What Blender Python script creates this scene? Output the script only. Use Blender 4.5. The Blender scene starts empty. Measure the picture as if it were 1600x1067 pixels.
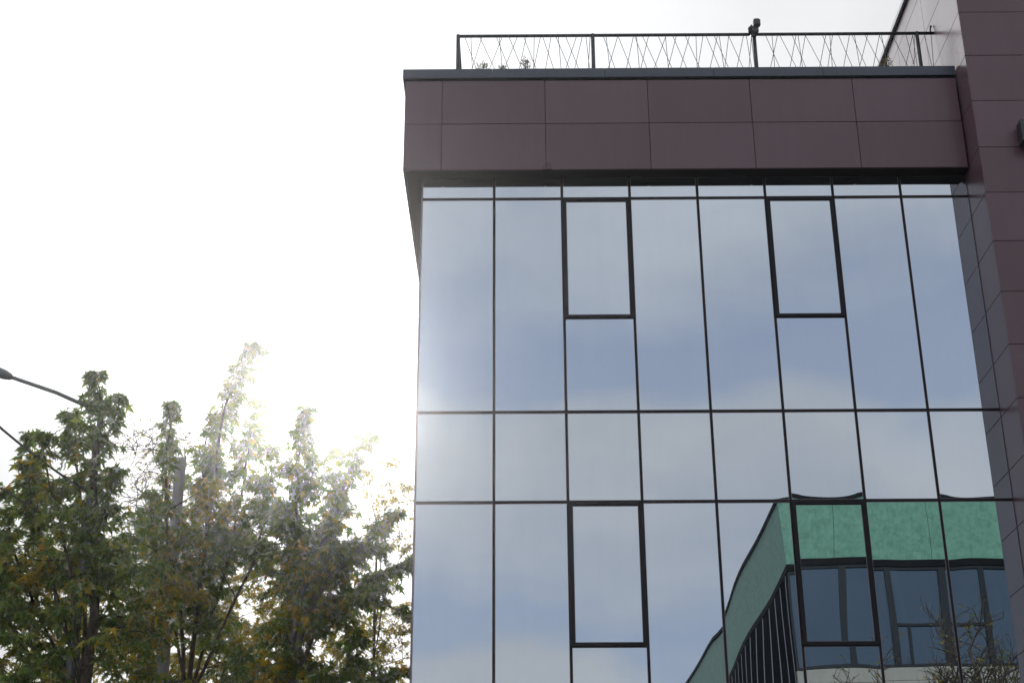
import bpy, math, random
import numpy as np
from mathutils import Vector, Matrix

sc = bpy.context.scene
# ------------------------------------------------------------------ camera
CAM = Vector((0.0, -19.125, 1.6))
FPX, PITCH, YAW, ROLL = 2309.47, 0.4159, -0.0037, -0.0043
fw = Vector((math.sin(YAW)*math.cos(PITCH), math.cos(YAW)*math.cos(PITCH), math.sin(PITCH)))
r0 = Vector((math.cos(YAW), -math.sin(YAW), 0)); u0 = r0.cross(fw)
rt = math.cos(ROLL)*r0 + math.sin(ROLL)*u0
up = -math.sin(ROLL)*r0 + math.cos(ROLL)*u0
cd = bpy.data.cameras.new('camera'); cam = bpy.data.objects.new('camera', cd)
sc.collection.objects.link(cam); sc.camera = cam
M = Matrix(((rt.x, up.x, -fw.x, CAM.x), (rt.y, up.y, -fw.y, CAM.y), (rt.z, up.z, -fw.z, CAM.z), (0, 0, 0, 1)))
cam.matrix_world = M
cd.sensor_width = 36; cd.lens = FPX/1600*36; cd.clip_start = 0.1; cd.clip_end = 2000

def at(px, py, Y):            # where the line of sight through a photo pixel meets the vertical plane y = Y
    d = fw*FPX + rt*(px-800) + up*(533.5-py)
    return CAM + d*((Y-CAM.y)/d.y)

# ------------------------------------------------------------------ light
GLARE_DENSITY = .00090
SUN_AZ, SUN_EL = math.radians(-8.4), math.radians(20.8)
sun_dir = Vector((math.sin(SUN_AZ)*math.cos(SUN_EL), math.cos(SUN_AZ)*math.cos(SUN_EL), math.sin(SUN_EL)))
sl = bpy.data.lights.new('sun', 'SUN'); sl.energy = 2.3; sl.angle = math.radians(2.0); sl.color = (1, .975, .94)
so = bpy.data.objects.new('sun', sl); sc.collection.objects.link(so)
so.rotation_euler = sun_dir.to_track_quat('Z', 'Y').to_euler(); so.location = (-10, 40, 40)

class NT:                      # tiny node-graph helper
    def __init__(s, t): s.t = t; s.n = t.nodes; s.l = t.links
    def node(s, typ, ins=None, **kw):
        n = s.n.new(typ)
        for k, v in kw.items(): setattr(n, k, v)
        for k, v in (ins or {}).items(): s.set(n.inputs[k], v)
        return n
    def set(s, sock, v):
        if isinstance(v, bpy.types.NodeSocket): s.l.new(v, sock)
        else: sock.default_value = v
    def m(s, op, a, b=0.0, c=0.0, clamp=False):
        n = s.node('ShaderNodeMath', operation=op, use_clamp=clamp)
        s.set(n.inputs[0], a); s.set(n.inputs[1], b)
        if op in ('MULTIPLY_ADD', 'SMOOTH_MIN'): s.set(n.inputs[2], c)
        return n.outputs[0]
    def mix(s, f, a, b, bt='MIX'):
        n = s.node('ShaderNodeMix', data_type='RGBA', blend_type=bt)
        s.set(n.inputs[0], f); s.set(n.inputs[6], a); s.set(n.inputs[7], b); return n.outputs[2]
    def ramp(s, f, stops, interp='LINEAR'):
        n = s.n.new('ShaderNodeValToRGB'); s.set(n.inputs[0], f); e = n.color_ramp.elements; n.color_ramp.interpolation = interp
        while len(e) < len(stops): e.new(0.5)
        for i, (p, c) in enumerate(stops):
            e[i].position = p; e[i].color = (c, c, c, 1) if isinstance(c, (int, float)) else (*c, 1)
        return n.outputs[0]
    def noise(s, vec, scale, detail=3, rough=.5, dist=0.0):
        return s.node('ShaderNodeTexNoise', {'Vector': vec, 'Scale': scale, 'Detail': detail, 'Roughness': rough, 'Distortion': dist}).outputs[0]
    def maprange(s, v, a, b, c, d, smooth=False):
        n = s.node('ShaderNodeMapRange', {0: v, 1: a, 2: b, 3: c, 4: d}); n.interpolation_type = 'SMOOTHSTEP' if smooth else 'LINEAR'
        return n.outputs[0]

w = bpy.data.worlds.new('World'); sc.world = w; w.use_nodes = True
g = NT(w.node_tree); g.n.clear()
sky = g.node('ShaderNodeTexSky', sky_type='NISHITA', sun_disc=False, sun_elevation=SUN_EL, sun_rotation=SUN_AZ, air_density=1.0, dust_density=1.5, ozone_density=1.0)
tc = g.node('ShaderNodeTexCoord').outputs['Generated']
dirn = g.node('ShaderNodeVectorMath', {0: tc}, operation='NORMALIZE').outputs[0]
sx = g.node('ShaderNodeSeparateXYZ', {0: dirn})
el = g.m('ARCSINE', sx.outputs[2])                                     # elevation in radians
sdot = g.m('MAXIMUM', g.node('ShaderNodeVectorMath', {0: dirn, 1: tuple(sun_dir)}, operation='DOT_PRODUCT').outputs['Value'], 0.0)
front = g.maprange(sdot, -.2, .75, 0, 1, True)
stretched = g.node('ShaderNodeMapping', {'Vector': dirn, 'Scale': (1.0, 1.0, 1.7), 'Location': (3.1, 1.7, .35)}).outputs[0]
n1 = g.noise(stretched, 3.0, 5, .5, .35)
n2 = g.noise(stretched, 7.0, 4, .55, .3)
# cloud layers lie one above another; noise breaks their edges up
lay = g.m('MULTIPLY_ADD', n1, 0.38, g.m('MULTIPLY_ADD', n2, .06, g.m('SUBTRACT', el, 0.220)))
band = g.ramp(g.m('MULTIPLY', lay, 1.25, clamp=True), [(0.10, .95), (.235, .98), (.27, .32), (.30, .25), (.355, .75), (.42, .98), (.455, .80), (.485, .28), (.54, .22), (.60, .55), (.66, .80), (.95, .75)])
cover = g.m('ADD', band, g.maprange(n2, .35, .7, -.05, .07), clamp=True)
cover = g.m('MAXIMUM', cover, g.m('MULTIPLY', front, .96), clamp=True)
bright = g.m('ADD', g.m('ADD', .755, g.m('MULTIPLY', g.m('POWER', sdot, 10.0), .20)), g.m('MULTIPLY', g.m('POWER', sdot, 60.0), 1.0))
dim = g.maprange(el, math.radians(15), math.radians(25), 0.0, 1.0, True)  # the veil thins towards the horizon
bright = g.m('MULTIPLY', bright, g.m('SUBTRACT', 1.0, g.m('MULTIPLY', g.m('SUBTRACT', 1.0, dim), g.m('MULTIPLY', front, .36))))
sdot2 = g.m('MAXIMUM', g.node('ShaderNodeVectorMath', {0: dirn, 1: (-.30, .76, .575)}, operation='DOT_PRODUCT').outputs['Value'], 0.0)
bright = g.m('ADD', bright, g.m('MULTIPLY', g.m('POWER', sdot2, 70.0), 1.9))   # bright sky patch added to whiten the reflection in the tower side
bright = g.m('MULTIPLY', bright, g.m('MULTIPLY', g.maprange(n1, .3, .7, .90, 1.14), g.maprange(n2, .3, .7, .94, 1.06)))
ccol = g.mix(front, (.985, 1.0, 1.025, 1), (.975, .985, 1.0, 1))
cloud = g.node('ShaderNodeVectorMath', {0: ccol, 'Scale': bright}, operation='SCALE').outputs[0]
blue = g.node('ShaderNodeVectorMath', {0: sky.outputs[0], 'Scale': .12}, operation='SCALE').outputs[0]
blue = g.mix(.75, blue, (.47, .555, .74, 1))
col = g.mix(cover, blue, cloud)
bg = g.node('ShaderNodeBackground', {'Color': col, 'Strength': 1.0})
g.l.new(bg.outputs[0], g.node('ShaderNodeOutputWorld').inputs[0])
sc.view_settings.view_transform = 'Standard'; sc.view_settings.look = 'None'; sc.view_settings.exposure = 0.0; sc.view_settings.gamma = 1
sc.render.engine = 'CYCLES'; sc.cycles.use_denoising = True
sc.cycles.max_bounces = 10; sc.cycles.glossy_bounces = 6; sc.cycles.transmission_bounces = 6; sc.cycles.caustics_reflective = False
sc.cycles.filter_width = 1.5

# ------------------------------------------------------------------ helpers
rnd = random.Random(7)
def link(o, parent=None):
    sc.collection.objects.link(o)
    if parent is not None: o.parent = parent
    return o
def tag(o, label=None, cat=None, group=None, kind=None):
    if label: o['label'] = label
    if cat: o['category'] = cat
    if group: o['group'] = group
    if kind: o['kind'] = kind
    return o
def empty(name, loc=(0, 0, 0)):
    o = bpy.data.objects.new(name, None); o.location = loc; o.empty_display_size = .3
    return link(o)
class MB:
    def __init__(s): s.v = []; s.f = []; s.mi = []
    def quad(s, a, b, c, d, mi=0):
        n = len(s.v); s.v += [tuple(a), tuple(b), tuple(c), tuple(d)]; s.f.append((n, n+1, n+2, n+3)); s.mi.append(mi)
    def box(s, x0, x1, y0, y1, z0, z1, mi=0, bev=0.0):
        n = len(s.v)
        if bev <= 0:
            s.v += [(x0, y0, z0), (x1, y0, z0), (x1, y1, z0), (x0, y1, z0), (x0, y0, z1), (x1, y0, z1), (x1, y1, z1), (x0, y1, z1)]
            F = [(0, 3, 2, 1), (4, 5, 6, 7), (0, 1, 5, 4), (1, 2, 6, 5), (2, 3, 7, 6), (3, 0, 4, 7)]
        else:   # chamfered box: 24 vertices
            X, Y, Z = (x0, x1), (y0, y1), (z0, z1); idx = {}
            for i in (0, 1):
                for j in (0, 1):
                    for k in (0, 1):
                        sx_, sy_, sz_ = 1-2*i, 1-2*j, 1-2*k
                        for ax in range(3):
                            p = [X[i]+sx_*bev, Y[j]+sy_*bev, Z[k]+sz_*bev]; p[ax] = (X[i], Y[j], Z[k])[ax]
                            idx[i, j, k, ax] = len(idx); s.v.append(tuple(p))
            F = []
            for k in (0, 1):
                q = [(0, 0), (1, 0), (1, 1), (0, 1)]
                for ax in range(3):
                    ids = []
                    for a, b in q:
                        c = [0, 0, 0]; c[ax] = k; o = [t for t in range(3) if t != ax]; c[o[0]] = a; c[o[1]] = b
                        ids.append(idx[c[0], c[1], c[2], ax])
                    flip = (k == 0) ^ (ax == 1)
                    F.append(tuple(ids[::-1] if flip else ids))
            for ax in range(3):
                o = [t for t in range(3) if t != ax]
                for a in (0, 1):
                    for b in (0, 1):
                        c0 = [0, 0, 0]; c0[o[0]] = a; c0[o[1]] = b; c1 = list(c0); c1[ax] = 1
                        F.append((idx[(*c0, o[0])], idx[(*c0, o[1])], idx[(*c1, o[1])], idx[(*c1, o[0])]))
            for i in (0, 1):
                for j in (0, 1):
                    for k in (0, 1): F.append((idx[i, j, k, 0], idx[i, j, k, 1], idx[i, j, k, 2]))
        for f in F: s.f.append(tuple(n+t for t in f)); s.mi.append(mi)
        return s
    def tube(s, pts, rad, seg=6, mi=0, cap=True):
        pts = [Vector(p) for p in pts]; rr = rad if isinstance(rad, (list, tuple)) else [rad]*len(pts); n0 = len(s.v)
        ref = None
        for i, p in enumerate(pts):
            t = (pts[min(i+1, len(pts)-1)] - pts[max(i-1, 0)])
            if t.length < 1e-9: t = Vector((0, 0, 1))
            t.normalize()
            if ref is None: ref = Vector((1, 0, 0)) if abs(t.x) < .8 else Vector((0, 1, 0))
            a = (ref - t*ref.dot(t)).normalized(); b = t.cross(a); ref = a
            for k in range(seg):
                an = 2*math.pi*k/seg; s.v.append(tuple(p + (a*math.cos(an)+b*math.sin(an))*rr[i]))
        for i in range(len(pts)-1):
            for k in range(seg):
                k2 = (k+1) % seg; a = n0+i*seg
                s.f.append((a+k, a+k2, a+seg+k2, a+seg+k)); s.mi.append(mi)
        if cap:
            s.f.append(tuple(n0+k for k in range(seg))[::-1]); s.mi.append(mi)
            e = n0+(len(pts)-1)*seg; s.f.append(tuple(e+k for k in range(seg))); s.mi.append(mi)
        return s
    def build(s, name, mats, parent=None, smooth=False, loc=None):
        me = bpy.data.meshes.new(name)
        off = Vector(loc) if loc is not None else (Vector(parent.location) if parent is not None else Vector((0, 0, 0)))
        me.from_pydata([tuple(Vector(v)-off) for v in s.v], [], s.f)
        mats = mats if isinstance(mats, (list, tuple)) else [mats]
        for m in mats: me.materials.append(m)
        me.polygons.foreach_set('material_index', s.mi)
        if smooth: me.polygons.foreach_set('use_smooth', [True]*len(s.f))
        me.update()
        o = bpy.data.objects.new(name, me); link(o, parent)
        if parent is None and loc is not None: o.location = loc
        return o
def sub(name, mb, mats, parent, base, smooth=False):      # sub-part: parent has no offset of its own
    me_parent = parent
    o = mb.build(name, mats, None, smooth, loc=base); o.location = (0, 0, 0); o.parent = me_parent
    return o

# ------------------------------------------------------------------ materials
def mat(name, base=(.5, .5, .5), rough=.5, metal=0.0, spec=.5, coat=0.0):
    m = bpy.data.materials.new(name); m.use_nodes = True; q = NT(m.node_tree); b = q.n['Principled BSDF']
    b.inputs['Base Color'].default_value = (*base, 1); b.inputs['Roughness'].default_value = rough
    b.inputs['Metallic'].default_value = metal; b.inputs['Specular IOR Level'].default_value = spec
    b.inputs['Coat Weight'].default_value = coat; b.inputs['Coat Roughness'].default_value = .16
    return m, q, b
def weather(q, b, base, amt=.15, scale=1.5, streak=True, bump=0.0):
    oc = q.node('ShaderNodeTexCoord').outputs['Object']
    mp = q.node('ShaderNodeMapping', {'Vector': oc, 'Scale': (6, 6, .8) if streak else (1, 1, 1)}).outputs[0]
    n = q.noise(mp, scale, 5, .6); n2 = q.noise(oc, scale*.6, 3, .5)
    s = q.m('MULTIPLY', q.m('ADD', n, n2), .5)
    f = q.maprange(s, .35, .65, 1-amt, 1+amt)
    q.set(b.inputs['Base Color'], q.node('ShaderNodeVectorMath', {0: (base[0], base[1], base[2]), 'Scale': f}, operation='SCALE').outputs[0])
    if bump:
        bn = q.node('ShaderNodeBump', {'Strength': .25, 'Distance': bump, 'Height': q.noise(oc, scale*6, 4, .6)})
        q.l.new(bn.outputs[0], b.inputs['Normal'])
    return oc
MT = {}
# brown composite cladding, satin
m, q, b = mat('brown_cladding', rough=.3, spec=.42, coat=0.0); base = (.135, .080, .099)
oc = weather(q, b, base, .07, 1.2)
q.set(b.inputs['Roughness'], q.maprange(q.noise(oc, .8, 2, .5), .3, .7, .27, .33))
ro = q.maprange(q.node('ShaderNodeObjectInfo').outputs['Random'], 0, 1, .93, 1.07)
lk = b.inputs['Base Color'].links[0].from_socket
q.set(b.inputs['Base Color'], q.node('ShaderNodeVectorMath', {0: lk, 'Scale': ro}, operation='SCALE').outputs[0])
MT['clad'] = m
m, q, b = mat('cladding_gap', (.006, .005, .006), .8); MT['gap'] = m
m, q, b = mat('coping_metal', rough=.38, spec=.6); weather(q, b, (.045, .056, .085), .12, 2.0); MT['coping'] = m
m, q, b = mat('pale_coping_metal', (.62, .62, .66), .4); MT['pale'] = m
m, q, b = mat('dark_frame', rough=.5, spec=.2); weather(q, b, (.012, .012, .017), .2, 3.0); MT['frame'] = m
m, q, b = mat('soffit_metal', rough=.5, spec=.25); weather(q, b, (.012, .011, .014), .25, 2.0); MT['soffit'] = m
m, q, b = mat('railing_steel', rough=.45, spec=.5); weather(q, b, (.018, .028, .034), .2, 5.0); MT['rail'] = m
m, q, b = mat('cable_steel', (.07, .10, .085), .4); MT['wire'] = m
m, q, b = mat('edge_seal', (.20, .16, .17), .25, spec=.6); MT['seal'] = m
# reflective solar glass
def glass(name, tint, dark, rough=0.0, edge=.35):
    m = bpy.data.materials.new(name); m.use_nodes = True; q = NT(m.node_tree); q.n.clear()
    lw = q.node('ShaderNodeFresnel', {'IOR': 1.5}).outputs[0]
    gl = q.node('ShaderNodeBsdfGlossy', {'Color': q.mix(lw, (*tint, 1), (1, 1, 1, 1)), 'Roughness': rough})
    oc = q.node('ShaderNodeTexCoord').outputs['Object']
    dust = q.maprange(q.noise(q.node('ShaderNodeMapping', {'Vector': oc, 'Scale': (5, 5, .6)}).outputs[0], 1.3, 5, .6), .4, .8, 0.0, .030)
    df = q.node('ShaderNodeBsdfDiffuse', {'Color': (*dark, 1)})
    dd = q.node('ShaderNodeBsdfDiffuse', {'Color': (.5, .48, .45, 1)})
    add = q.node('ShaderNodeAddShader'); q.l.new(gl.outputs[0], add.inputs[0]); q.l.new(df.outputs[0], add.inputs[1])
    mx = q.node('ShaderNodeMixShader', {0: dust}); q.l.new(add.outputs[0], mx.inputs[1]); q.l.new(dd.outputs[0], mx.inputs[2])
    q.l.new(mx.outputs[0], q.node('ShaderNodeOutputMaterial').inputs[0]); return m
MT['glass'] = glass('solar_glass', (.495, .545, .60), (.004, .006, .009))
MT['glass2'] = glass('dark_window_glass', (.085, .15, .225), (.01, .012, .015))
m, q, b = mat('glazing_film_dark', (.006, .008, .011), .6, spec=.0); MT['darkglass'] = m
# green stone fascia, mottled
m, q, b = mat('green_mottled_panel', rough=.45, spec=.4)
oc = q.node('ShaderNodeTexCoord').outputs['Object']
ns = q.noise(oc, 4.5, 8, .72, .6); ns2 = q.noise(q.node('ShaderNodeMapping', {'Vector': oc, 'Scale': (14, 14, 1.2)}).outputs[0], 1.0, 4, .6)
q.set(b.inputs['Base Color'], q.ramp(q.m('ADD', q.m('MULTIPLY', ns, .75), q.m('MULTIPLY', ns2, .25)), [(.36, (.09, .24, .17)), (.5, (.145, .34, .245)), (.64, (.19, .42, .31))]))
MT['green'] = m
m, q, b = mat('beige_panel', rough=.7); weather(q, b, (.30, .31, .27), .12, 1.2, bump=.004); MT['beige'] = m
m, q, b = mat('light_mullion', (.20, .21, .235), .6, spec=.1); MT['lmull'] = m
m, q, b = mat('slate_frame', (.010, .017, .022), .5, spec=.2); MT['greyframe'] = m
m, q, b = mat('dark_trim', (.006, .007, .008), .7, spec=.05); MT['trim'] = m
m, q, b = mat('asphalt', rough=.9); weather(q, b, (.05, .05, .052), .25, 2.0, False, .01); MT['asphalt'] = m
m, q, b = mat('paving', rough=.85); oc = weather(q, b, (.28, .27, .25), .15, 1.5, False, .004)
br = q.node('ShaderNodeTexBrick', {'Vector': oc, 'Color1': (.30, .29, .27, 1), 'Color2': (.25, .24, .22, 1), 'Mortar': (.12, .12, .11, 1), 'Scale': 1.0, 'Mortar Size': .008, 'Brick Width': .4, 'Row Height': .4})
q.l.new(br.outputs[0], b.inputs['Base Color']); MT['paving'] = m
m, q, b = mat('lawn_soil', rough=.95); weather(q, b, (.07, .09, .035), .4, 1.5, False, .03); MT['ground'] = m
m, q, b = mat('road_paint', (.7, .7, .68), .6); MT['paint'] = m
m, q, b = mat('kerb_stone', rough=.8); weather(q, b, (.35, .34, .32), .15, 3, False); MT['kerb'] = m
m, q, b = mat('concrete_pole', rough=.85); weather(q, b, (.36, .35, .36), .2, 1.2, True, .006); MT['concrete'] = m
m, q, b = mat('lamp_metal', rough=.45, spec=.5); weather(q, b, (.16, .18, .19), .2, 4); MT['lampmetal'] = m
m, q, b = mat('lamp_lens', (.4, .42, .42), .2); MT['lens'] = m
m, q, b = mat('black_plastic', (.012, .016, .024), .3, spec=.6); MT['black'] = m
m, q, b = mat('cable_rubber', (.015, .015, .017), .6); MT['rubber'] = m
def bark(name, c1, c2, sc_=3.0):
    m, q, b = mat(name, rough=.9, spec=.2)
    oc = q.node('ShaderNodeTexCoord').outputs['Object']
    mp = q.node('ShaderNodeMapping', {'Vector': oc, 'Scale': (5, 5, 1)}).outputs[0]
    n = q.noise(mp, sc_, 7, .65)
    q.set(b.inputs['Base Color'], q.ramp(n, [(.35, c1), (.65, c2)]))
    bn = q.node('ShaderNodeBump', {'Strength': .7, 'Distance': .03, 'Height': n}); q.l.new(bn.outputs[0], b.inputs['Normal'])
    return m
MT['bark'] = bark('maple_bark', (.035, .026, .020), (.12, .095, .075))
MT['barkgrey'] = bark('silver_bark', (.10, .09, .08), (.27, .25, .23))
def leafmat(name, stops, under, trans=.47):
    m = bpy.data.materials.new(name); m.use_nodes = True; q = NT(m.node_tree); q.n.clear()
    rp = q.node('ShaderNodeAttribute', attribute_name='leaf_tint', attribute_type='GEOMETRY').outputs['Fac']
    c = q.ramp(rp, stops)
    bf = q.node('ShaderNodeNewGeometry').outputs['Backfacing']
    c2 = q.mix(q.m('MULTIPLY', bf, under[3]), c, (*under[:3], 1))
    df = q.node('ShaderNodeBsdfDiffuse', {'Color': c2})
    tcol = q.node('ShaderNodeVectorMath', {0: c, 1: (1.5, 1.55, .7)}, operation='MULTIPLY').outputs[0]
    tr = q.node('ShaderNodeBsdfTranslucent', {'Color': tcol})
    mx = q.node('ShaderNodeMixShader', {0: trans}); q.l.new(df.outputs[0], mx.inputs[1]); q.l.new(tr.outputs[0], mx.inputs[2])
    gl = q.node('ShaderNodeBsdfGlossy', {'Color': (.9, .95, .9, 1), 'Roughness': .38})
    fr = q.m('MULTIPLY', q.node('ShaderNodeFresnel', {'IOR': 1.35}).outputs[0], .35)
    m2 = q.node('ShaderNodeMixShader', {0: fr}); q.l.new(mx.outputs[0], m2.inputs[1]); q.l.new(gl.outputs[0], m2.inputs[2])
    q.l.new(m2.outputs[0], q.node('ShaderNodeOutputMaterial').inputs[0]); return m
GREEN = [(0.0, (.060, .122, .026)), (.40, (.115, .180, .028)), (.70, (.230, .245, .030)), (.80, (.34, .27, .02)), (.92, (.44, .28, .02)), (1.0, (.32, .17, .02))]
MT['leaf'] = leafmat('maple_leaf', GREEN, (.10, .145, .085, .5))
MT['shrub'] = leafmat('dry_shrub_leaf', [(0, (.05, .05, .03)), (.5, (.12, .10, .04)), (1, (.2, .13, .06))], (.1, .1, .07, .4), .25)

# ------------------------------------------------------------------ setting: ground, road, pavements
def structure(name, mb, m):
    o = mb.build(name, m); tag(o, kind='structure'); return o
s = MB(); s.quad((-160, -160, 0), (160, -160, 0), (160, 160, 0), (-160, 160, 0)); structure('ground', s, MT['ground'])
s = MB(); s.quad((-160, -17, .012), (160, -17, .012), (160, -9, .012), (-160, -9, .012)); structure('road', s, MT['asphalt'])
s = MB(); s.box(-160, 160, -8.8, -1.0, -.05, .13); structure('pavement', s, MT['paving'])
s = MB(); s.box(-160, 160, -27.6, -17.2, -.05, .13); structure('far_pavement', s, MT['paving'])
s = MB(); s.box(-160, 160, -9.0, -8.8, -.05, .14, bev=.015); structure('kerb', s, MT['kerb'])
s = MB(); s.box(-160, 160, -17.2, -17.0, -.05, .14, bev=.015); structure('far_kerb', s, MT['kerb'])
s = MB()
for i in range(-20, 21): s.quad((i*6, -13.07, .018), (i*6+3, -13.07, .018), (i*6+3, -12.93, .018), (i*6, -12.93, .018))
structure('road_markings', s, MT['paint'])

# ------------------------------------------------------------------ the brown and glass building
B = empty('glass_office_building', (2.5, 0, 0))
tag(B, 'brown clad office building with mirrored glass curtain wall and deep brown roof fascia', 'building')
X0, XL, XC = -0.3244, -1.393, 6.670
ZT = [12.685, 12.335, 8.970, 7.671, 4.306, 3.006, .15]
mull = [XL] + [X0+k for k in range(7)] + [XC]
# dark body just behind the glazing, brown side wall
s = MB(); s.box(XL+.01, XC+.3, .16, 9.0, 0, 12.69); s.box(-1.36, XC+.3, -.1, 9.2, 12.75, 14.18); s.build('wall', MT['gap'], B)
s = MB()
for j in range(12):
    z0 = .1+j*1.02; s.box(XL-.02, XL+.008, .10, 4.5, z0, z0+1.01); s.box(XL-.02, XL+.008, 4.51, 9.0, z0, z0+1.01)
s.build('side_wall', MT['clad'], B)
MW = .0155
def pane_mesh(x0, x1, z0, z1, seed, y=-.012, sealw=.006, sgn=1.0):
    r_ = random.Random(seed); W, H = x1-x0, z1-z0
    nx, nz = 14, max(4, min(26, int(H*8)))
    A = r_.uniform(.0006, .0012)*min(1, (H/1.6)**2)*min(1.0, 3.2/max(H, 1)); tx = r_.uniform(-.0016, .0016); tz = r_.uniform(-.0018, .0018)*min(1, H)
    ph = [r_.uniform(0, 6.28) for _ in range(4)]
    A *= sgn
    if sgn < 0: tx *= .2
    mb = MB(); s0 = sealw
    for j in range(nz+1):
        for i in range(nx+1):
            u, v = i/nx, j/nz; a, b_ = 2*u-1, 2*v-1
            d = A*(1-.45*a*a-.55*a**6)*(1-b_**4) + tx*a*W + tz*b_*H*.5
            d += .00013*math.sin(ph[0]+u*5)*math.sin(ph[1]+v*H*2.4) + .00010*math.sin(ph[2]+u*8+v*H*1.1)
            mb.v.append((x0+s0+u*(W-2*s0), y+d, z0+s0+v*(H-2*s0)))
    for j in range(nz):
        for i in range(nx):
            k = j*(nx+1)+i; mb.f.append((k, k+1, k+nx+2, k+nx+1)); mb.mi.append(0)
    # seal round the pane, 2 mm proud
    yy = y-.003
    mb.box(x0, x0+s0, yy, y+.012, z0, z1, 1); mb.box(x1-s0, x1, yy, y+.012, z0, z1, 1)
    mb.box(x0+s0, x1-s0, yy, y+.012, z0, z0+s0, 1); mb.box(x0+s0, x1-s0, yy, y+.012, z1-s0, z1, 1)
    return mb
def glazing(o):
    me = o.data
    sm = [me.polygons[i].material_index == 0 for i in range(len(me.polygons))]
    me.polygons.foreach_set('use_smooth', sm); return o
sd = 0
for r in range(6):
    z1, z0 = ZT[r], ZT[r+1]
    for c in range(8):
        sd += 1
        xa, xb = mull[c]+(MW if c else .012), mull[c+1]-(MW if c < 7 else .004)
        za, zb = z0+.019, z1-(.019 if r else 0)
        opening = (r in (1, 3) and c in (2, 5))
        if opening:
            zs = 10.424 if r == 1 else 5.75
            fr = MB(); t = .052; x0f, x1f = mull[c]+.006, mull[c+1]-.006; z0f, z1f = zs-.035, z1-.008
            fr.box(x0f, x0f+t, -.045, .05, z0f, z1f, bev=.004); fr.box(x1f-t, x1f, -.045, .05, z0f, z1f, bev=.004)
            fr.box(x0f+t, x1f-t, -.0445, .05, z0f, z0f+.052, bev=.004); fr.box(x0f+t, x1f-t, -.0445, .05, z1f-.05, z1f, bev=.004)
            fo = fr.build('opening_window', MT['frame'], B)
            tag(fo, 'opening window in a thick dark frame')
            po = sub('window_pane', pane_mesh(x0f+t, x1f-t, z0f+.052, z1f-.05, sd, -.024, .007), [MT['glass'], MT['seal']], fo, B.location); glazing(po)
            glazing(pane_mesh(xa, xb, za, z0f-.006, sd+500).build('glass_pane', [MT['glass'], MT['seal']], B))
        else:
            glazing(pane_mesh(xa, xb, za, zb, sd, sgn=-.5 if (r == 3 and c == 4) else 1.0).build('glass_pane', [MT['glass'], MT['seal']], B))
for i, x in enumerate(mull[1:-1]):
    s = MB(); s.box(x-MW, x+MW, -.014, .15, ZT[-1], ZT[0]-.002); s.build('mullion', MT['frame'], B)
s = MB(); s.box(XL-.004, XL+.010, -.016, .09, ZT[-1], ZT[0]-.002); s.build('corner_trim', MT['seal'], B)
for z in ZT[1:]:
    s = MB()
    for c in range(8):
        xa, xb = mull[c]+(MW if c else .012), mull[c+1]-(MW if c < 7 else .004)
        s.box(xa, xb, -.0155, .14, z-.019, z+.019)
    s.build('transom', MT['frame'], B)
# soffit with slot vents and the lower lip of the fascia
s = MB(); s.box(-1.625, XC-.008, -.236, .12, 12.689, 12.745); s.box(-1.625, XL-.025, .12, 9.2, 12.689, 12.745)
s.build('soffit', MT['soffit'], B)
for x0, x1 in ((3.0, 3.42), (5.1, 5.16), (1.7, 1.86)):
    s = MB(); s.box(x0, x1, -.05, -.036, 12.681, 12.6885, bev=.002); s.build('soffit_vent', MT['coping'], B)
# fascia panels
jx = [-1.662, -1.102, .443, 1.988, 3.530, 5.078, 6.645]; jz = [12.685, 13.473, 14.238]; FY = -.27
for i in range(6):
    for j in range(2):
        s = MB(); g_ = .0045; t0 = rnd.uniform(-.0012, .0012)
        s.box(jx[i]+(g_ if i else 0), jx[i+1]-g_, FY+t0, FY+.032, jz[j]+(g_ if j else 0), jz[j+1]-g_, bev=.0022)
        s.build('fascia_panel', MT['clad'], B)
s = MB(); s.box(-1.627, 6.63, FY+.033, FY+.10, 12.75, 14.22); s.build('fascia_backing', MT['gap'], B)
for j in range(2):
    ys = [FY+.034, 1.0, 2.53, 4.06, 5.6, 7.1, 8.6]
    for a_, b__ in zip(ys[:-1], ys[1:]):
        s = MB(); s.box(-1.662, -1.629, a_+.003, b__-.003, jz[j]+(.0045 if j else 0), jz[j+1]-.0045, bev=.002); s.build('fascia_panel', MT['clad'], B)
# coping
s = MB(); cx = [-1.704, -.35, 1.35, 3.0, 4.65, 6.652]
for a_, b__ in zip(cx[:-1], cx[1:]): s.box(a_+.001, b__-.001, -.300, -.02, 14.268, 14.432, bev=.004)
s.box(-1.704, -1.30, -.019, 9.2, 14.268, 14.432, bev=.004)
s.box(-1.688, 6.648, -.287, -.03, 14.240, 14.2675, mi=1); s.box(-1.688, -1.35, -.029, 9.1, 14.240, 14.2675, mi=1)
s.build('coping', [MT['coping'], MT['trim']], B)
s = MB(); s.box(-1.30, XC+.28, -.02, 9.2, 14.19, 14.25); s.build('flat_roof', MT['asphalt'], B)
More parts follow.
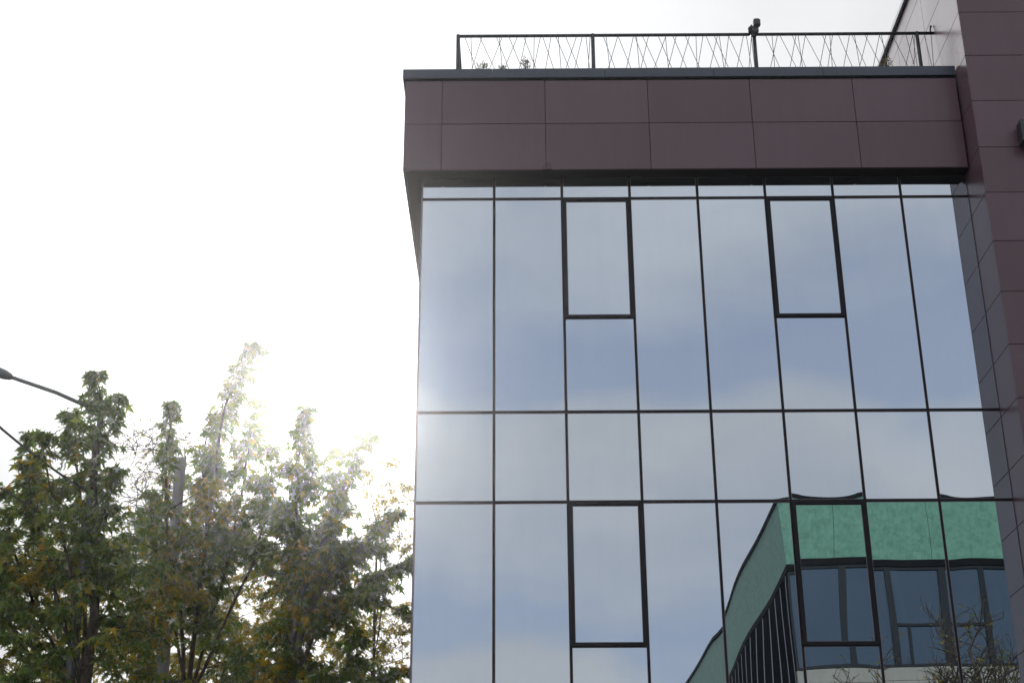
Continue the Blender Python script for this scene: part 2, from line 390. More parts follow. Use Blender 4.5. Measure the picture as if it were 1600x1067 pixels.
# tower
TZ = [.1, .94, 1.81, 2.59, 3.37, 4.155, 4.94, 5.725, 6.51, 7.29, 8.075, 8.857, 9.639, 10.432, 11.216, 11.99, 12.736, 13.521, 14.310, 15.085, 15.87, 16.65, 17.00]
TY = [-.742, .90, 2.43, 3.96, 5.49, 7.02, 8.55]; TX = [XC, 8.17, 9.67, 11.17, 12.67]
for i in range(len(TZ)-1):
    z0, z1 = TZ[i]+.004, TZ[i+1]-.004
    for k in range(4):
        if z1 < 6 and k > 1: continue
        s = MB(); dx = rnd.uniform(-.001, .001)
        s.box(TX[k]+(0.0 if k == 0 else .004), TX[k+1]-.004, -.742+dx, -.712, z0, z1, bev=.002); s.build('tower_panel', MT['clad'], B)
    for k in range(6):
        if TY[k+1] > 0 and z1 < 12.6 and k > 0: continue
        if z1 < 14.2 and k > 0: continue
        y1 = TY[k+1] if z1 > 14.4 else -.001
        s = MB(); s.box(XC+.0, XC+.03, TY[k]+(.031 if k == 0 else .004), y1-.004, z0, z1, bev=.002); s.build('tower_panel', MT['clad'], B)
s = MB(); s.box(XC+.025, 12.65, -.715, 8.5, .0, 16.98); s.build('tower_core', MT['gap'], B)
s = MB(); s.box(XC-.055, 12.7, -.80, -.66, 17.04, 17.12, bev=.004); s.box(XC-.055, XC+.12, -.659, 8.6, 17.04, 17.12, bev=.004)
s.box(XC-.02, 12.68, -.765, -.68, 17.003, 17.0395, 1); s.box(XC-.02, XC+.1, -.679, 8.56, 17.003, 17.0395, 1)
s.build('tower_coping', [MT['pale'], MT['trim']], B)

# ------------------------------------------------------------------ roof railing
RY, RZ = .5, 15.605
R_ = empty('roof_railing', (2.5, RY, 14.25)); tag(R_, 'dark steel roof railing strung with criss-crossing thin wires', 'railing')
posts = [-.911, 1.236, 3.810, 6.405]
for x in posts:
    s = MB(); s.tube([(x, RY, 14.25), (x, RY, RZ+.012)], .030, 10); s.box(x-.07, x+.07, RY-.07, RY+.07, 14.25, 14.262); s.build('post', MT['rail'], R_, True)
s = MB(); s.tube([(-.911, RY, RZ-.01), (XC-.002, RY, RZ-.01)], .027, 10); s.build('handrail', MT['rail'], R_, True)
s = MB(); s.tube([(-.911, RY+.03, RZ-.01), (-.911, 5.5, RZ-.01)], .024, 8); s.build('handrail', MT['rail'], R_, True)
for y in (3.0, 5.5):
    s = MB(); s.tube([(-.911, y, 14.25), (-.911, y, RZ-.03)], .028, 8); s.build('post', MT['rail'], R_, True)
s = MB(); s.tube([(-.911, RY, 14.36), (XC-.01, RY, 14.36)], .012, 8); s.build('bottom_rail', MT['rail'], R_, True)
s = MB(); zt, zb_ = RZ-.02, 14.36
def wire(x0, x1, y=RY, wob=0):
    s.tube([(x0, y-.012, zt), ((x0+x1)/2+wob, y-.006, (zt+zb_)/2), (x1, y-.012, zb_)], .0048, 4, cap=False)
rw = random.Random(31)
for a_, b__ in zip(posts, posts[1:]+[XC]):
    n = max(2, round((b__-a_-.25)/.235)); step = (b__-a_-.3)/n if b__-a_ > 1 else .16
    for k in range(n+1):
        xb0 = a_+.15+k*step
        if xb0 > b__-.05: break
        j = lambda q_=.06: rw.uniform(-q_, q_)
        l_ = .24+rw.uniform(-.03, .10)
        wire(xb0+j(), min(xb0+l_+.12, b__-.04)+j(.02)); wire(min(xb0+l_+j(), b__-.04), xb0+j(.06)-.04 if xb0-.1 > a_ else xb0)
        if k % 2 == 0: wire(xb0+.1+j(), xb0+.12+j(.03))
for k in range(16):
    y0 = RY+.2+k*.3; s.tube([(-.911, y0, zt), (-.911, y0+.25, zb_)], .003, 4, cap=False)
s.build('wire_infill', MT['wire'], R_)

# floodlight clamped on the third railing post
pf = Vector((3.81, RY, RZ))
F_ = empty('floodlight', (pf.x, pf.y-.04, pf.z)); tag(F_, 'small black floodlight clamped on top of a roof railing post', 'floodlight')
s = MB()
s.tube([(pf.x-.015, pf.y-.13, pf.z+.01), (pf.x-.015, pf.y-.09, pf.z+.01), (pf.x-.01, pf.y+.04, pf.z+.005)], [.085, .10, .075], 18)
s.tube([(pf.x-.03, pf.y-.1, pf.z-.11), (pf.x, pf.y-.02, pf.z-.06)], [.04, .05], 10)
s.build('clamp', MT['black'], F_, True)
s = MB(); s.tube([(pf.x-.055, pf.y-.15, pf.z+.10), (pf.x-.10, pf.y-.13, pf.z+.03), (pf.x-.095, pf.y-.1, pf.z-.06)], [.012, .035, .03], 8); s.build('bracket', MT['black'], F_, True)
s = MB(); s.box(pf.x-.015, pf.x+.12, pf.y-.16, pf.y-.03, pf.z+.095, pf.z+.265, bev=.03); s.build('lamp_head', MT['rail'], F_)
s = MB(); s.tube([(pf.x+.035, pf.y-.09, pf.z+.02), (pf.x+.05, pf.y-.09, pf.z+.12)], .04, 10); s.build('swivel', MT['black'], F_, True); F_.scale = (.82, .82, .82)

# little bent aerial at the rail's end
s = MB(); s.tube([(6.628, RY, RZ+.01), (6.632, RY, RZ+.08), (6.648, RY, RZ+.13)], [.012, .012, .018], 6)
o = s.build('rail_hook', MT['rail'], R_)

# wall lamp on the tower front
wx = 7.245; W_ = empty('wall_light', (wx+.25, -.742, 12.87)); tag(W_, 'black box wall light fixed to the brown tower front', 'wall light')
s = MB(); s.box(wx-.01, wx+.50, -.97, -.78, 12.70, 13.06, bev=.008); s.build('housing', MT['black'], W_)
s = MB(); s.box(wx+.06, wx+.46, -.7795, -.7435, 12.75, 12.99, bev=.008); s.build('wall_bracket', MT['coping'], W_)
s = MB()
for zz in (12.73, 12.995): s.box(wx-.018, wx+.508, -.976, -.81, zz, zz+.014, bev=.004)
s.build('rim', MT['lampmetal'], W_)
s = MB(); s.box(wx+.07, wx+.45, -.95, -.81, 12.682, 12.6995); s.build('lens', MT['lens'], W_)

# ------------------------------------------------------------------ green building across the street (seen in the glass)
GY = -28.0
G_ = empty('green_office_building', (19, GY, 0)); tag(G_, 'green panelled office block with dark glazed side, mirrored in the lower glass panes', 'building')
gx0, gx1, gyb = 8.89, 34.0, -72.0
s = MB(); s.box(gx0+.12, gx1, gyb, GY-.30, 0, 14.6); s.build('wall', MT['trim'], G_)
# flared fascia: front and side, plus the roof
def fl(z): return .33*(z-14.5)/2.0
s = MB(); zb2, zt2 = 14.5, 16.52
fo = lambda z: gx0-fl(z)
def pq(x0_, y0_, z0_, x1_, y1_, z1_, x2_, y2_, z2_, x3_, y3_, z3_, mi=0): s.quad((x0_, y0_, z0_), (x1_, y1_, z1_), (x2_, y2_, z2_), (x3_, y3_, z3_), mi)
n0 = 0
xs = [gx0]+[gx0+1.35+3.0*k for k in range(9)]
for a_, b__ in zip(xs[:-1], xs[1:]):
    aa = a_ if a_ > gx0 else None
    s.quad((b__-.006, GY, zb2), (a_+.006 if aa else gx0, GY, zb2), (a_+.006 if aa else fo(zt2), GY+fl(zt2), zt2), (b__-.006, GY+fl(zt2), zt2))
for k in range(15):
    y0, y1 = GY-k*2.95, GY-(k+1)*2.95
    s.quad((gx0, y0-(.006 if k else 0), zb2), (gx0, y1+.006, zb2), (fo(zt2), y1+.006, zt2), (fo(zt2), (y0-.006) if k else GY+fl(zt2), zt2))
s.build('green_fascia', MT['green'], G_)
s = MB(); s.box(gx0+.08, gx1, gyb, GY-.08, 14.52, 16.50); s.build('roof', MT['trim'], G_)
s = MB(); s.box(fo(zt2)-.04, gx1, GY+fl(zt2)-.2, GY+fl(zt2)+.04, zt2, zt2+.13); s.box(fo(zt2)-.06, fo(zt2)+.2, gyb, GY+fl(zt2)-.2, zt2, zt2+.13)
s.box(gx0-.02, gx1, GY-.12, GY+.02, zb2-.22, zb2-.003); s.box(gx0-.02, gx0+.1, gyb, GY-.12, zb2-.22, zb2-.003); s.build('trim', MT['trim'], G_)
bay = 1.5
for k in range(11):
    x = gx0+.05+k*bay
    for lvl, (zb3, zt3) in enumerate([(11.05, 14.27), (7.0, 9.9), (2.6, 5.5)]):
        fr = MB(); t = .085
        fr.box(x, x+t, GY-.16, GY-.04, zb3, zt3); fr.box(x+bay-t, x+bay-.002, GY-.16, GY-.04, zb3, zt3)
        fr.box(x+t, x+bay-t, GY-.16, GY-.045, zt3-t, zt3); fr.box(x+t, x+bay-t, GY-.16, GY-.045, zb3, zb3+t)
        if k % 3 == 2 or k % 4 == 3:
            zz = zb3+.35; fr.box(x+t, x+bay-t, GY-.16, GY-.03, zz+.95, zz+1.03); fr.box(x+.42, x+.50, GY-.16, GY-.03, zb3+t, zz+.95)
        wo = fr.build('window', MT['greyframe'], G_)
        p = MB(); rr = random.Random(k*7+lvl); a = rr.uniform(-.012, .012); b_ = rr.uniform(-.03, .02)
        p.quad((x+bay-t, GY-.12+a, zb3+t), (x+t, GY-.12-a, zb3+t), (x+t, GY-.12-a+b_, zt3-t), (x+bay-t, GY-.12+a+b_, zt3-t))
        sub('pane', p, MT['glass2'], wo, G_.location)
s = MB()
for (za, zb4) in ((9.95, 10.62), (10.63, 11.03), (5.55, 6.25), (6.26, 6.98), (.1, 2.58)):
    for k in range(8): s.box(gx0+.01+k*2.25, gx0+k*2.25+2.24, GY-.29, GY-.02, za, zb4, bev=.004)
s.build('spandrel_panels', MT['beige'], G_)
s = MB()
for k in range(5): s.box(gx0+.02, gx0+.14, GY-.36-8.6*k-8.5, GY-.36-8.6*k, .1, 14.26)
s.build('side_glazing', MT['darkglass'], G_)
for k in range(28):
    y = GY-.6-k*1.5
    s = MB(); s.box(gx0-.006, gx0+.021, y-.03, y+.03, .1, 14.26); s.build('side_mullion', MT['lmull'], G_)

# ------------------------------------------------------------------ trees
LO = np.array([(0, 0), (.36, -.12), (.15, .16), (.58, .46), (.17, .42), (.14, .62), (0, 1.05), (-.14, .62), (-.17, .42), (-.58, .46), (-.15, .16), (-.36, -.12)], float)
LC = np.array((0, .30))
class Leaves:
    def __init__(s, seed): s.P = []; s.D = []; s.N = []; s.S = []; s.T = []; s.r = random.Random(seed)
    def add(s, p, d, n, size, tint): s.P.append(p); s.D.append(d); s.N.append(n); s.S.append(size); s.T.append(tint)
    def build(s, name, m, parent):
        P = np.array(s.P, float)-np.array(parent.location); D = np.array(s.D, float); N = np.array(s.N, float); S = np.array(s.S)[:, None, None]
        D /= np.linalg.norm(D, axis=1)[:, None]; A = np.cross(D, N); A /= np.linalg.norm(A, axis=1)[:, None]+1e-9; N = np.cross(A, D)
        k = len(LO); n = len(P); rs = np.random.RandomState(5)
        pts = np.vstack([LO, LC[None]])                    # k+1
        z = -.22*np.abs(pts[:, 0])-.18*(pts[:, 1]-.3)**2
        z[-1] = .03
        curl = rs.uniform(.3, 1.8, (n, 1)); wid = rs.uniform(.75, 1.1, (n, 1))
        V = P[:, None]+S*(A[:, None]*(pts[None, :, 0]*wid)[..., None]+D[:, None]*pts[None, :, 1, None]+N[:, None]*(z[None]*curl)[..., None])
        V = V.reshape(-1, 3); base = (np.arange(n)*(k+1))[:, None, None]
        tri = np.array([(k, i, (i+1) % k) for i in range(k)])[None]+base
        tri = tri.reshape(-1)
        me = bpy.data.meshes.new(name); me.vertices.add(len(V)); me.vertices.foreach_set('co', V.ravel())
        nt = len(tri)//3; me.loops.add(len(tri)); me.loops.foreach_set('vertex_index', tri)
        me.polygons.add(nt); me.polygons.foreach_set('loop_start', np.arange(nt)*3)
        me.update(calc_edges=True)
        at_ = me.attributes.new('leaf_tint', 'FLOAT', 'FACE'); at_.data.foreach_set('value', np.repeat(np.array(s.T, dtype=np.float32), k))
        me.materials.append(m); o = bpy.data.objects.new(name, me); link(o, parent); return o
def lerp_path(path, t):
    n = len(path)-1; f = t*n; i = min(int(f), n-1); f -= i
    return path[i][0].lerp(path[i+1][0], f), path[i][1]*(1-f)+path[i+1][1]*f
PXM = lambda Y: (Y-CAM.y)/ .93 / FPX          # metres per photo pixel, roughly
class Tree:
    def __init__(s, name, label, base, Y, seed, leaf=.142, tint=(.0, .65), barkm='bark', aut=.1):
        s.e = empty(name, base); tag(s.e, label, 'tree', 'trees beside the glass building'); s.Y = Y; s.r = random.Random(seed)
        s.w = MB(); s.tw = MB(); s.L = Leaves(seed); s.leaf = leaf; s.tint = tint; s.bm = barkm; s.aut = aut; s.nodes = []; s.top = at(300, 700, Y).z+1.9
        s.name = name
    def leafat(s, p, out, size=None, aut=None):
        r = s.r; sz = (size or s.leaf)*r.uniform(.6, 1.35)
        d = Vector((out.x*.8+r.gauss(0, .45), out.y*.8+r.gauss(0, .45), -.75+r.gauss(0, .4)))
        n = Vector((r.gauss(0, .6)+out.x*.6, r.gauss(0, .6)+out.y*.6, .55+r.gauss(0, .35)))
        a = s.aut if aut is None else aut
        pn = math.sin(p.x*1.9+p.z*1.3+s.Y)*math.sin(p.z*2.3-p.x*.7+1)+math.sin(p.y*3.1+p.x*2.7)*.5
        if a < .5: a = a*(.15 if p.z > s.top-1.9 else 1.0)*max(0, .4+1.9*pn)
        t = r.uniform(.72, 1.0) if r.random() < a else min(.72, max(0, r.uniform(*s.tint)))
        s.L.add(tuple(p), tuple(d), tuple(n), sz, t)
    def twig(s, p, d, ln, nl=8, size=None, aut=None, rad=.006, bare=0.0):
        r = s.r; pts = [p]; q = Vector(p); dd = Vector(d).normalized()
        for i in range(4):
            dd = (dd+Vector((r.gauss(0, .16), r.gauss(0, .16), -.14+r.gauss(0, .12)))).normalized(); q = q+dd*ln/4; pts.append(q.copy())
        s.tw.tube(pts, [rad, rad*.8, rad*.6, rad*.45, rad*.3], 3, cap=False)
        for k in range(nl):
            if r.random() < bare: continue
            t = (k+r.random())/nl*4; i = min(int(t), 3); pp = pts[i].lerp(pts[i+1], t-i)
            o = Vector((dd.x+r.gauss(0, .8), dd.y+r.gauss(0, .8), 0))
            if o.length > 0: o.normalize()
            pet = o*r.uniform(.02, .09)+Vector((0, 0, r.uniform(-.04, .04)))
            s.leafat(pp+pet, o, size, aut)
        return pts
    def shoot(s, pts, rad=.05, dens=1.0, dy=0.0, aut=None, lower=None, size=None):
        """a leafy upright shoot: pts = (px, py, half width in px) from the tip down; it keeps to its own depth"""
        Y = s.Y+dy; path = []
        for i, (px, py, hw) in enumerate(pts):
            y = Y+.25*math.sin(i*1.7+dy*3); path.append((at(px, py, y), hw*PXM(y)))
        if lower: path.append((Vector(lower), path[-1][1]))
        n = len(path); full = [p for p, _ in path]
        # smooth the stem
        st = []
        for i in range(n-1):
            for k in range(4):
                q = full[i].lerp(full[i+1], k/4); st.append(q+Vector((s.r.gauss(0, .012), s.r.gauss(0, .012), 0)))
        st.append(full[-1]); m_ = len(st)
        s.w.tube(st, [max(.006, rad*(i/(m_-1))**.8) for i in range(m_)], 7)
        s.nodes += [(q, max(.006, rad*(i/(m_-1)))) for i, q in enumerate(st) if i > 2]
        k_end = len(pts)-1
        for i in range(k_end):
            a, wa = path[i]; b, wb = path[i+1]; ln = (a-b).length
            cnt = int(dens*ln*(wa+wb)/2*(105 if i < 3 else 66))+3
            for k in range(cnt):
                f = s.r.random(); p = a.lerp(b, f); hw = wa*(1-f)+wb*f
                an = s.r.uniform(0, 6.283); d = Vector((math.cos(an), math.sin(an), s.r.uniform(.1, .9)))
                s.twig(p, d, hw*s.r.uniform(.5, 1.25), s.r.randint(5, 9), size, aut)
        # tip tuft
        for k in range(5):
            an = s.r.uniform(0, 6.283); s.twig(path[0][0]-Vector((0, 0, .05)), Vector((math.cos(an)*.5, math.sin(an)*.5, 1)), .12, 7, size, aut)
    def mass(s, region, count, dyr=(-1, 1), aut=None, ln=(.3, .6), nl=(12, 20), size=None, bare=0.0, limb=True):
        """twigs spread through the crown, each joined to the nearest limb below it"""
        r = s.r; got = 0; tries = 0
        while got < count and tries < count*30:
            tries += 1; px = r.uniform(region[0], region[1]); py = r.uniform(region[2], region[3])
            if not region[4](px, py): continue
            got += 1; y = s.Y+r.uniform(*dyr); p = at(px, py, y)
            best = None; bd = 1e9
            for q, qr in s.nodes:
                d_ = (q-p).length+max(0, q.z-p.z+.1)*2
                if d_ < bd: bd = d_; best = (q, qr)
            if best is None: q = p-Vector((0, 0, 1)); qr = .02
            else: q, qr = best
            if limb and got % 2 == 0 or bd > .8:
                md = q.lerp(p, .5)+Vector((r.gauss(0, .08), r.gauss(0, .08), -.06*bd)); rr = min(qr*.6, .010+.008*bd)
                s.w.tube([q, md, p], [rr, rr*.75, .006], 5, cap=False); s.nodes.append((p, .010)); s.nodes.append((md, .014))
            for k in range(r.randint(3, 4)):
                out = (p-q); out.z = abs(out.z)*.5; out = out.normalized() if out.length > .01 else Vector((0, 0, 1))
                s.twig(p, out+Vector((r.gauss(0, .7), r.gauss(0, .7), r.gauss(.1, .4))), r.uniform(*ln), r.randint(*nl), size, aut, bare=bare)
    def finish(s):
        n = len(s.w.v); s.w.v += s.tw.v; s.w.f += [tuple(n+i for i in f) for f in s.tw.f]; s.w.mi += s.tw.mi
        s.w.build('trunk', MT[s.bm], s.e, True)
        if s.L.P: s.L.build('crown', MT['leaf'], s.e)
def base(px, Y): q = at(px, 1067, Y); return Vector((q.x, Y, 0))
def trunk(t, px0, py0, rad, px1=None):
    b = Vector(t.e.location); top = at(px0, py0, t.Y); pts = [b+(top-b)*f+Vector((math.sin(f*5)*.08, math.cos(f*4)*.05-.05, 0)) for f in (0, .15, .4, .7, 1)]; pts[0] = b
    t.w.tube(pts, [rad*1.35, rad, rad*.85, rad*.7, rad*.5], 12); t.nodes += [(q, rad*.5) for q in pts[2:]]; return pts

# left maple
T = Tree('maple_tree', 'green maple farthest left with a tall leafy column rising beside the street lamp arm', base(140, 3), 3, 11, aut=.14, tint=(0, .70))
tp = trunk(T, 140, 1095, .17); low = tp[-1]
T.shoot([(152, 585, 10), (156, 615, 26), (157, 660, 34), (150, 700, 36), (148, 760, 36), (148, 850, 40), (146, 960, 50)], .085, .9, 0, lower=low)
T.shoot([(112, 645, 14), (110, 680, 26), (120, 740, 30), (128, 800, 34), (135, 900, 40)], .04, .85, .5, lower=low)
T.shoot([(70, 678, 12), (68, 700, 18), (72, 735, 20), (90, 800, 30), (110, 900, 40)], .03, .8, -.4, lower=low)
T.shoot([(46, 682, 10), (48, 715, 20), (50, 760, 24), (56, 800, 26), (80, 900, 40)], .03, .8, .3, lower=low)
T.shoot([(42, 725, 10), (40, 750, 22), (48, 790, 26), (70, 850, 30)], .03, .8, .1, lower=low)
T.shoot([(184, 733, 8), (178, 750, 16), (168, 785, 16), (155, 830, 20)], .015, .8, -.3)
T.shoot([(188, 620, 8), (180, 650, 14), (168, 690, 16)], .012, .7, -.2)
T.shoot([(8, 765, 10), (10, 800, 24), (20, 860, 34), (60, 960, 40)], .03, .8, .6, lower=low)
T.shoot([(-30, 790, 20), (-20, 860, 40), (20, 980, 50)], .03, .8, 0, lower=low)
T.mass((-50, 240, 800, 1090, lambda x, y: y > 800+.0*x and not (25 < x < 50 and y < 845) and (x < 190 or y > 870)), 92, (-1.2, 1.4), aut=.32)
T.finish()
# centre maple
T = Tree('maple_tree', 'pale glare-washed maple in the middle whose thin leaning top shoot is the highest', base(300, 6), 6, 23, aut=.2, tint=(.1, .72), leaf=.150)
tp = trunk(T, 300, 1100, .16); low = tp[-1]
T.shoot([(266, 634, 8), (266, 660, 18), (262, 700, 18), (258, 760, 14), (262, 840, 20), (280, 940, 40)], .04, .8, -.4, lower=low)
T.shoot([(398, 540, 12), (388, 565, 18), (372, 600, 20), (352, 632, 24), (345, 670, 20), (336, 720, 26), (325, 800, 40), (318, 880, 44), (305, 980, 46)], .045, 1.15, 0, lower=low)
T.shoot([(402, 625, 8), (397, 655, 18), (390, 690, 24), (380, 750, 34), (365, 830, 40), (345, 920, 44)], .03, 1.0, .4, lower=low)
T.shoot([(340, 650, 6), (322, 685, 16), (318, 740, 26), (315, 810, 34)], .03, .7, .7)
T.shoot([(420, 700, 8), (425, 730, 18), (418, 790, 30), (395, 880, 40)], .03, .7, -.5, lower=low)
T.shoot([(240, 770, 8), (235, 800, 22), (245, 860, 34), (270, 960, 40)], .03, .7, .2, lower=low)
T.mass((200, 470, 740, 1090, lambda x, y: y > 745+abs(x-340)*.55 and not (268 < x < 298 and y < 800) and not (378 < x < 425 and 935 < y < 975)), 64, (-1.2, 1.4), aut=.45)
T.finish()
# right maple
T = Tree('silver_maple', 'spreading maple on the right with a thick leaning limb reaching the building edge', base(470, 4.5), 4.5, 37, aut=.14, tint=(.05, .72), barkm='barkgrey')
tp = trunk(T, 455, 1100, .17); low = tp[-1]
T.shoot([(482, 640, 9), (476, 665, 15), (468, 700, 19), (464, 750, 23), (462, 800, 26), (468, 860, 28), (460, 940, 34)], .035, 1.15, .5, lower=low)
T.shoot([(490, 712, 6), (488, 735, 12), (480, 780, 16)], .015, .8, .2)
T.shoot([(574, 682, 8), (560, 705, 14), (545, 740, 16), (532, 780, 18), (515, 830, 20), (490, 880, 26), (465, 950, 30)], .05, 1.15, 0, lower=low)
T.shoot([(522, 703, 8), (520, 730, 16), (525, 765, 16), (528, 800, 16)], .02, .85, .2)
T.shoot([(618, 800, 6), (600, 820, 18), (575, 845, 26), (545, 870, 28), (510, 910, 30), (480, 960, 34)], .06, .85, -.4, lower=low)
T.shoot([(650, 872, 6), (630, 885, 18), (600, 895, 20), (565, 915, 26), (530, 940, 28), (490, 990, 34)], .04, .85, .3, lower=low)
T.shoot([(650, 965, 6), (625, 955, 14), (595, 940, 16), (560, 935, 22)], .02, .85, -.2)
T.shoot([(560, 1000, 12), (555, 1030, 22), (540, 1060, 26)], .02, .7, 0)
T.shoot([(630, 1045, 12), (600, 1060, 18), (560, 1080, 20)], .02, .85, 0)
T.mass((430, 640, 820, 1090, lambda x, y: (x < 570 and y > 850 or x < 600 and 850 < y < 960) and not (x > 545 and y > 1000) and x+y*.0 < 640), 58, (-1.0, 1.2), aut=.25)
T.mass((425, 520, 760, 880, lambda x, y: True), 22, (-1.0, 1.2), aut=.12)
T.finish()
# yellowing tree behind
T = Tree('autumn_tree', 'yellow and orange leaved tree standing behind the green maples', base(250, 11), 11, 51, leaf=.105, aut=.72, tint=(.45, .72))
tp = trunk(T, 240, 960, .2); low = tp[-1]
for px, py in ((60, 880), (150, 830), (230, 800), (330, 820), (420, 880), (480, 930), (10, 900), (190, 850), (370, 850)):
    T.shoot([(px, py, 14), ((px*2+250)/3, py+60, 26), ((px+250)/2, py+120, 30)], .03, .5, (px % 7)/3-1, lower=low)
T.mass((-40, 590, 800, 1100, lambda x, y: y > 800+abs(x-330)*.25 and y > 860+(x-430)*.5 and x < 590), 360, (-2, 2), aut=.72, ln=(.35, .8))
T.finish()
# sparse yellow tree by the building edge
T = Tree('birch_tree', 'thin sparse tree with scattered yellow leaves next to the building edge', base(600, 8), 8, 61, leaf=.075, aut=.85, tint=(.6, .72))
tp = trunk(T, 590, 1050, .09); low = tp[-1]
for pts in ([(612, 722, 4), (604, 760, 16), (592, 810, 20), (590, 880, 18)], [(640, 760, 4), (620, 775, 14), (600, 800, 12)], [(572, 735, 4), (580, 770, 14), (588, 820, 16)],
            [(640, 850, 4), (620, 880, 14), (600, 930, 14)], [(636, 985, 4), (610, 990, 16), (590, 1020, 16)]):
    T.shoot(pts, .014, .35, rnd.uniform(-.5, .5), lower=low, size=.075)
T.mass((560, 642, 740, 1060, lambda x, y: y < 860 or y > 960), 46, (-.8, .8), ln=(.25, .6), nl=(4, 8), bare=.2)
T.finish()
# almost bare tree
T = Tree('bare_tree', 'nearly bare tree of fine dark twigs showing between two maples', base(225, 9), 9, 71, leaf=.06, aut=.5, tint=(.5, .7))
tp = trunk(T, 235, 900, .08); low = tp[-1]
def bare_branch(t, pts, rad):
    P = [at(x, y, t.Y+random.Random(x*7+y).uniform(-.4, .4)) for x, y in pts]; st = []
    for i in range(len(P)-1):
        for k in range(3): st.append(P[i].lerp(P[i+1], k/3)+Vector((t.r.gauss(0, .03), 0, t.r.gauss(0, .03))))
    st.append(P[-1]); m_ = len(st)
    t.w.tube(st, [max(.004, rad*i/(m_-1)) for i in range(m_)], 5)
    for i in range(1, m_-2):
        for k in range(3):
            d = Vector((t.r.gauss(0, 1), t.r.gauss(0, .6), t.r.gauss(.3, .7)))
            e = t.twig(st[i], d, t.r.uniform(.3, .9), 5, .06, .6, .011, bare=.6)
            for q in (1, 2, 3): t.twig(e[q], d+Vector((t.r.gauss(0, .9), t.r.gauss(0, .5), t.r.gauss(0, .8))), t.r.uniform(.2, .5), 3, .055, .6, .008, bare=.6)
bare_branch(T, [(192, 700), (215, 695), (245, 705), (262, 760), (250, 880)], .02)
bare_branch(T, [(235, 655), (240, 700), (255, 760), (250, 860)], .02)
bare_branch(T, [(190, 800), (215, 770), (240, 790), (245, 880)], .02)
bare_branch(T, [(300, 665), (290, 700), (268, 760), (250, 870)], .02)
bare_branch(T, [(205, 745), (225, 780), (240, 860)], .015)
bare_branch(T, [(640, 790), (620, 760)], .01) if False else None
T.finish()
# leafless-topped tree added to stand in for a reflection in the green building's windows
T = Tree('reflection_tree', 'half bare tree added before the green building, standing in for one reflected in its windows', Vector((12.9, -24.5, 0)), -24.5, 81, leaf=.09, aut=.5, tint=(.4, .7))
T.e['group'] = 'street trees'; del T.e['group']
rr = random.Random(4); hub = Vector((12.9, -24.5, 6.1))
T.w.tube([(12.9, -24.5, 0), (12.94, -24.5, 2.5), tuple(hub)], [.2, .15, .12], 10)
def grow(p, d, ln, rad, lv):
    pts = [p]; q = p.copy(); dd = d.normalized()
    for i in range(4):
        dd = (dd+Vector((rr.gauss(0, .16), rr.gauss(0, .16), rr.gauss(.04, .1)))).normalized(); q = q+dd*ln/4; pts.append(q.copy())
    T.w.tube(pts, [rad*(1-.12*i) for i in range(5)], 5 if lv < 2 else 3, cap=False)
    if lv < 4:
        for i in range(1, 5):
            for k in range(2 if lv in (0, 2) or (lv == 9) else 1):
                grow(pts[i], dd+Vector((rr.gauss(0, .6), rr.gauss(0, .6), rr.gauss(.15, .4))), ln*rr.uniform(.5, .68), max(.007, rad*.58), lv+1)
    if lv >= 4 and rr.random() < .5:
        for k in range(1):
            T.leafat(pts[rr.randint(1, 4)], Vector((rr.gauss(0, 1), rr.gauss(0, 1), 0)).normalized(), .09)
for an in range(4):
    grow(hub, Vector((math.cos(an*1.3)*.5, math.sin(an*1.3)*.4, 1)), 2.9, .08, 0)
T.finish()

# ------------------------------------------------------------------ street lamp, pole, cables
a0 = at(158, 641, 3.2); a1 = at(14, 588, 2.2); a2 = at(-14, 577, 2.0)
SL = empty('street_lamp', (a0.x, 3.2, 0)); tag(SL, 'grey street lamp reaching out on a long slanting arm at the left edge', 'street lamp')
s = MB(); s.tube([(a0.x, 3.2, 0), (a0.x, 3.2, a0.z*.5), (a0.x, 3.2, a0.z-.35)], [.10, .085, .065], 12); s.build('pole', MT['lampmetal'], SL, True)
s = MB(); s.tube([Vector((a0.x, 3.2, a0.z-.35)), Vector((a0.x, 3.2, a0.z-.1)), a0+Vector((-.08, 0, .0)), a0.lerp(a1, .5)+Vector((0, 0, .02)), a1], [.05, .045, .034, .032, .030], 10); s.build('arm', MT['lampmetal'], SL, True)
dv = (a2-a1).normalized(); s = MB(); c0 = a1-dv*.06
s.tube([c0, c0+dv*.04, c0+dv*.14, c0+dv*.45, c0+dv*.62], [.030, .055, .078, .085, .04], 14); s.build('lamp_head', MT['lampmetal'], SL, True)
s = MB(); cc = c0+dv*.34-Vector((0, 0, .06)); s.tube([cc-dv*.14, cc, cc+dv*.14], [.03, .055, .03], 10); s.build('lens', MT['lens'], SL, True)
pt = at(283, 716, 6.3); PB = (pt.x, 6.3, 0)
s = MB(); s.tube([PB, (pt.x, 6.3, pt.z*.5), (pt.x, 6.3, pt.z)], [.17, .13, .098], 16)
o = s.build('utility_pole', MT['concrete'], None, False, loc=PB); tag(o, 'flat topped grey concrete pole standing up among the middle maple leaves', 'pole')
def cable(name, label, A, Bp, sag, rad):
    pts = [A.lerp(Bp, t/12)-Vector((0, 0, sag*4*(t/12)*(1-t/12))) for t in range(13)]
    s = MB(); s.tube(pts, rad, 6); o = s.build(name, MT['rubber'], None, True, loc=tuple(A)); tag(o, label, 'cable', 'overhead cables at the left')
cable('overhead_cable', 'thick black cable sagging from the left edge into the leftmost maple', at(-60, 612, 2.4), at(150, 776, 2.9), .10, .019)
cable('overhead_cable', 'thin lower cable by the left edge under the thick black one', at(-60, 720, 2.3), at(150, 850, 2.9), .05, .011)

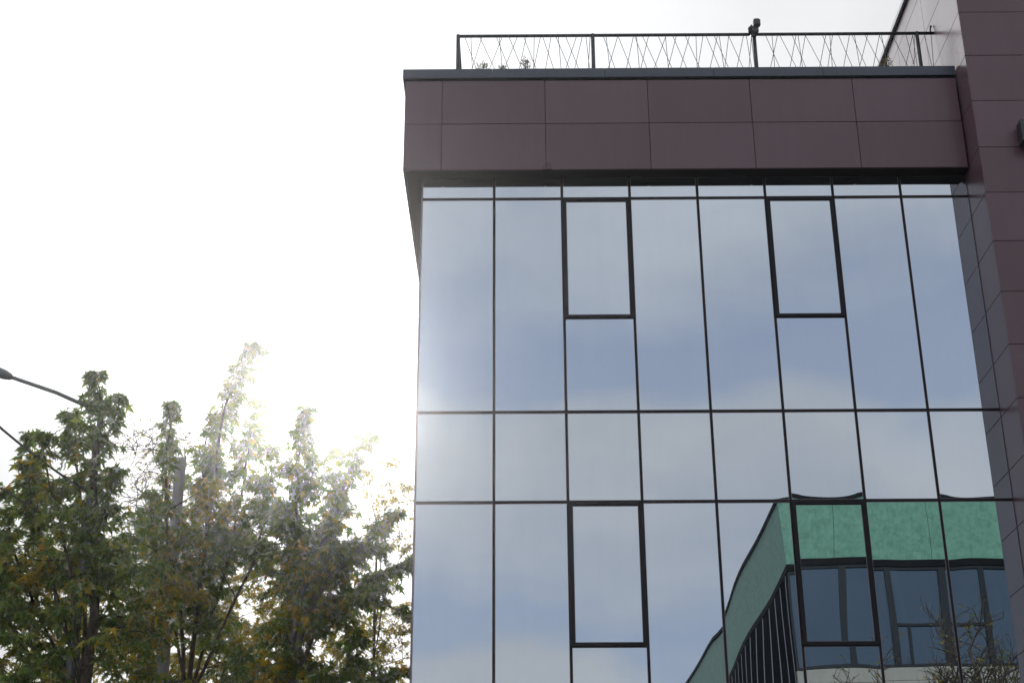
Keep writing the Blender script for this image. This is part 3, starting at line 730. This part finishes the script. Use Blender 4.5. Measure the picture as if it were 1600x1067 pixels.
# ------------------------------------------------------------------ dry plants on the roof edge
def roof_plant(px, py, h, wpx, label, seed):
    p = at(px, py, .15); b = Vector((p.x, .15, 14.25)); e = empty('roof_shrub', b); tag(e, label, 'shrub', 'dry plants along the roof edge')
    r = random.Random(seed); L = Leaves(seed); w_ = MB(); ww = wpx*PXM(.0)
    for k in range(15):
        an = r.uniform(0, 6.28); tip = Vector((p.x+math.cos(an)*ww*r.uniform(.1, 1), .15+math.sin(an)*ww*.6*r.uniform(.1, 1), p.z-h*PXM(0)*r.uniform(0, .55)*1))
        tip.z = max(tip.z, 14.45); root = b+Vector((r.uniform(-.04, .04), r.uniform(-.04, .04), 0)); mid = root.lerp(tip, .5)+Vector((0, 0, .05))
        w_.tube([root, mid, tip], [.006, .004, .002], 3, cap=False)
        for q in range(9):
            t = r.uniform(.45, 1); pp = mid.lerp(tip, t); L.add(tuple(pp+Vector((r.gauss(0, .02), r.gauss(0, .02), r.gauss(0, .02)))), (r.gauss(0, 1), r.gauss(0, 1), r.gauss(.4, .6)), (r.gauss(0, 1), r.gauss(0, 1), r.gauss(0, 1)), r.uniform(.015, .032), r.random())
    w_.build('stems', MT['bark'], e); L.build('foliage', MT['shrub'], e)
roof_plant(754, 97, 12, 13, 'low dry shrub at the left end of the roof edge', 1)
roof_plant(785, 102, 7, 6, 'smallest dry tuft between the two left roof shrubs', 2)
roof_plant(823, 90, 18, 12, 'taller dark shrub second from the left railing post', 3)
roof_plant(1383, 90, 16, 11, 'dry shrub on the roof near the tower', 4)

# ------------------------------------------------------------------ thin scattering volume added to imitate lens glare round the veiled sun
s = MB(); s.box(-165, 165, -165, 165, -1, 22)
m = bpy.data.materials.new('glare_volume'); m.use_nodes = True; q = NT(m.node_tree); q.n.clear()
pv = q.node('ShaderNodeVolumePrincipled', {'Color': (1, .98, .96, 1), 'Density': GLARE_DENSITY, 'Anisotropy': .94})
q.l.new(pv.outputs[0], q.node('ShaderNodeOutputMaterial').inputs[1])
o = s.build('glare_veil', m); tag(o, kind='stuff')
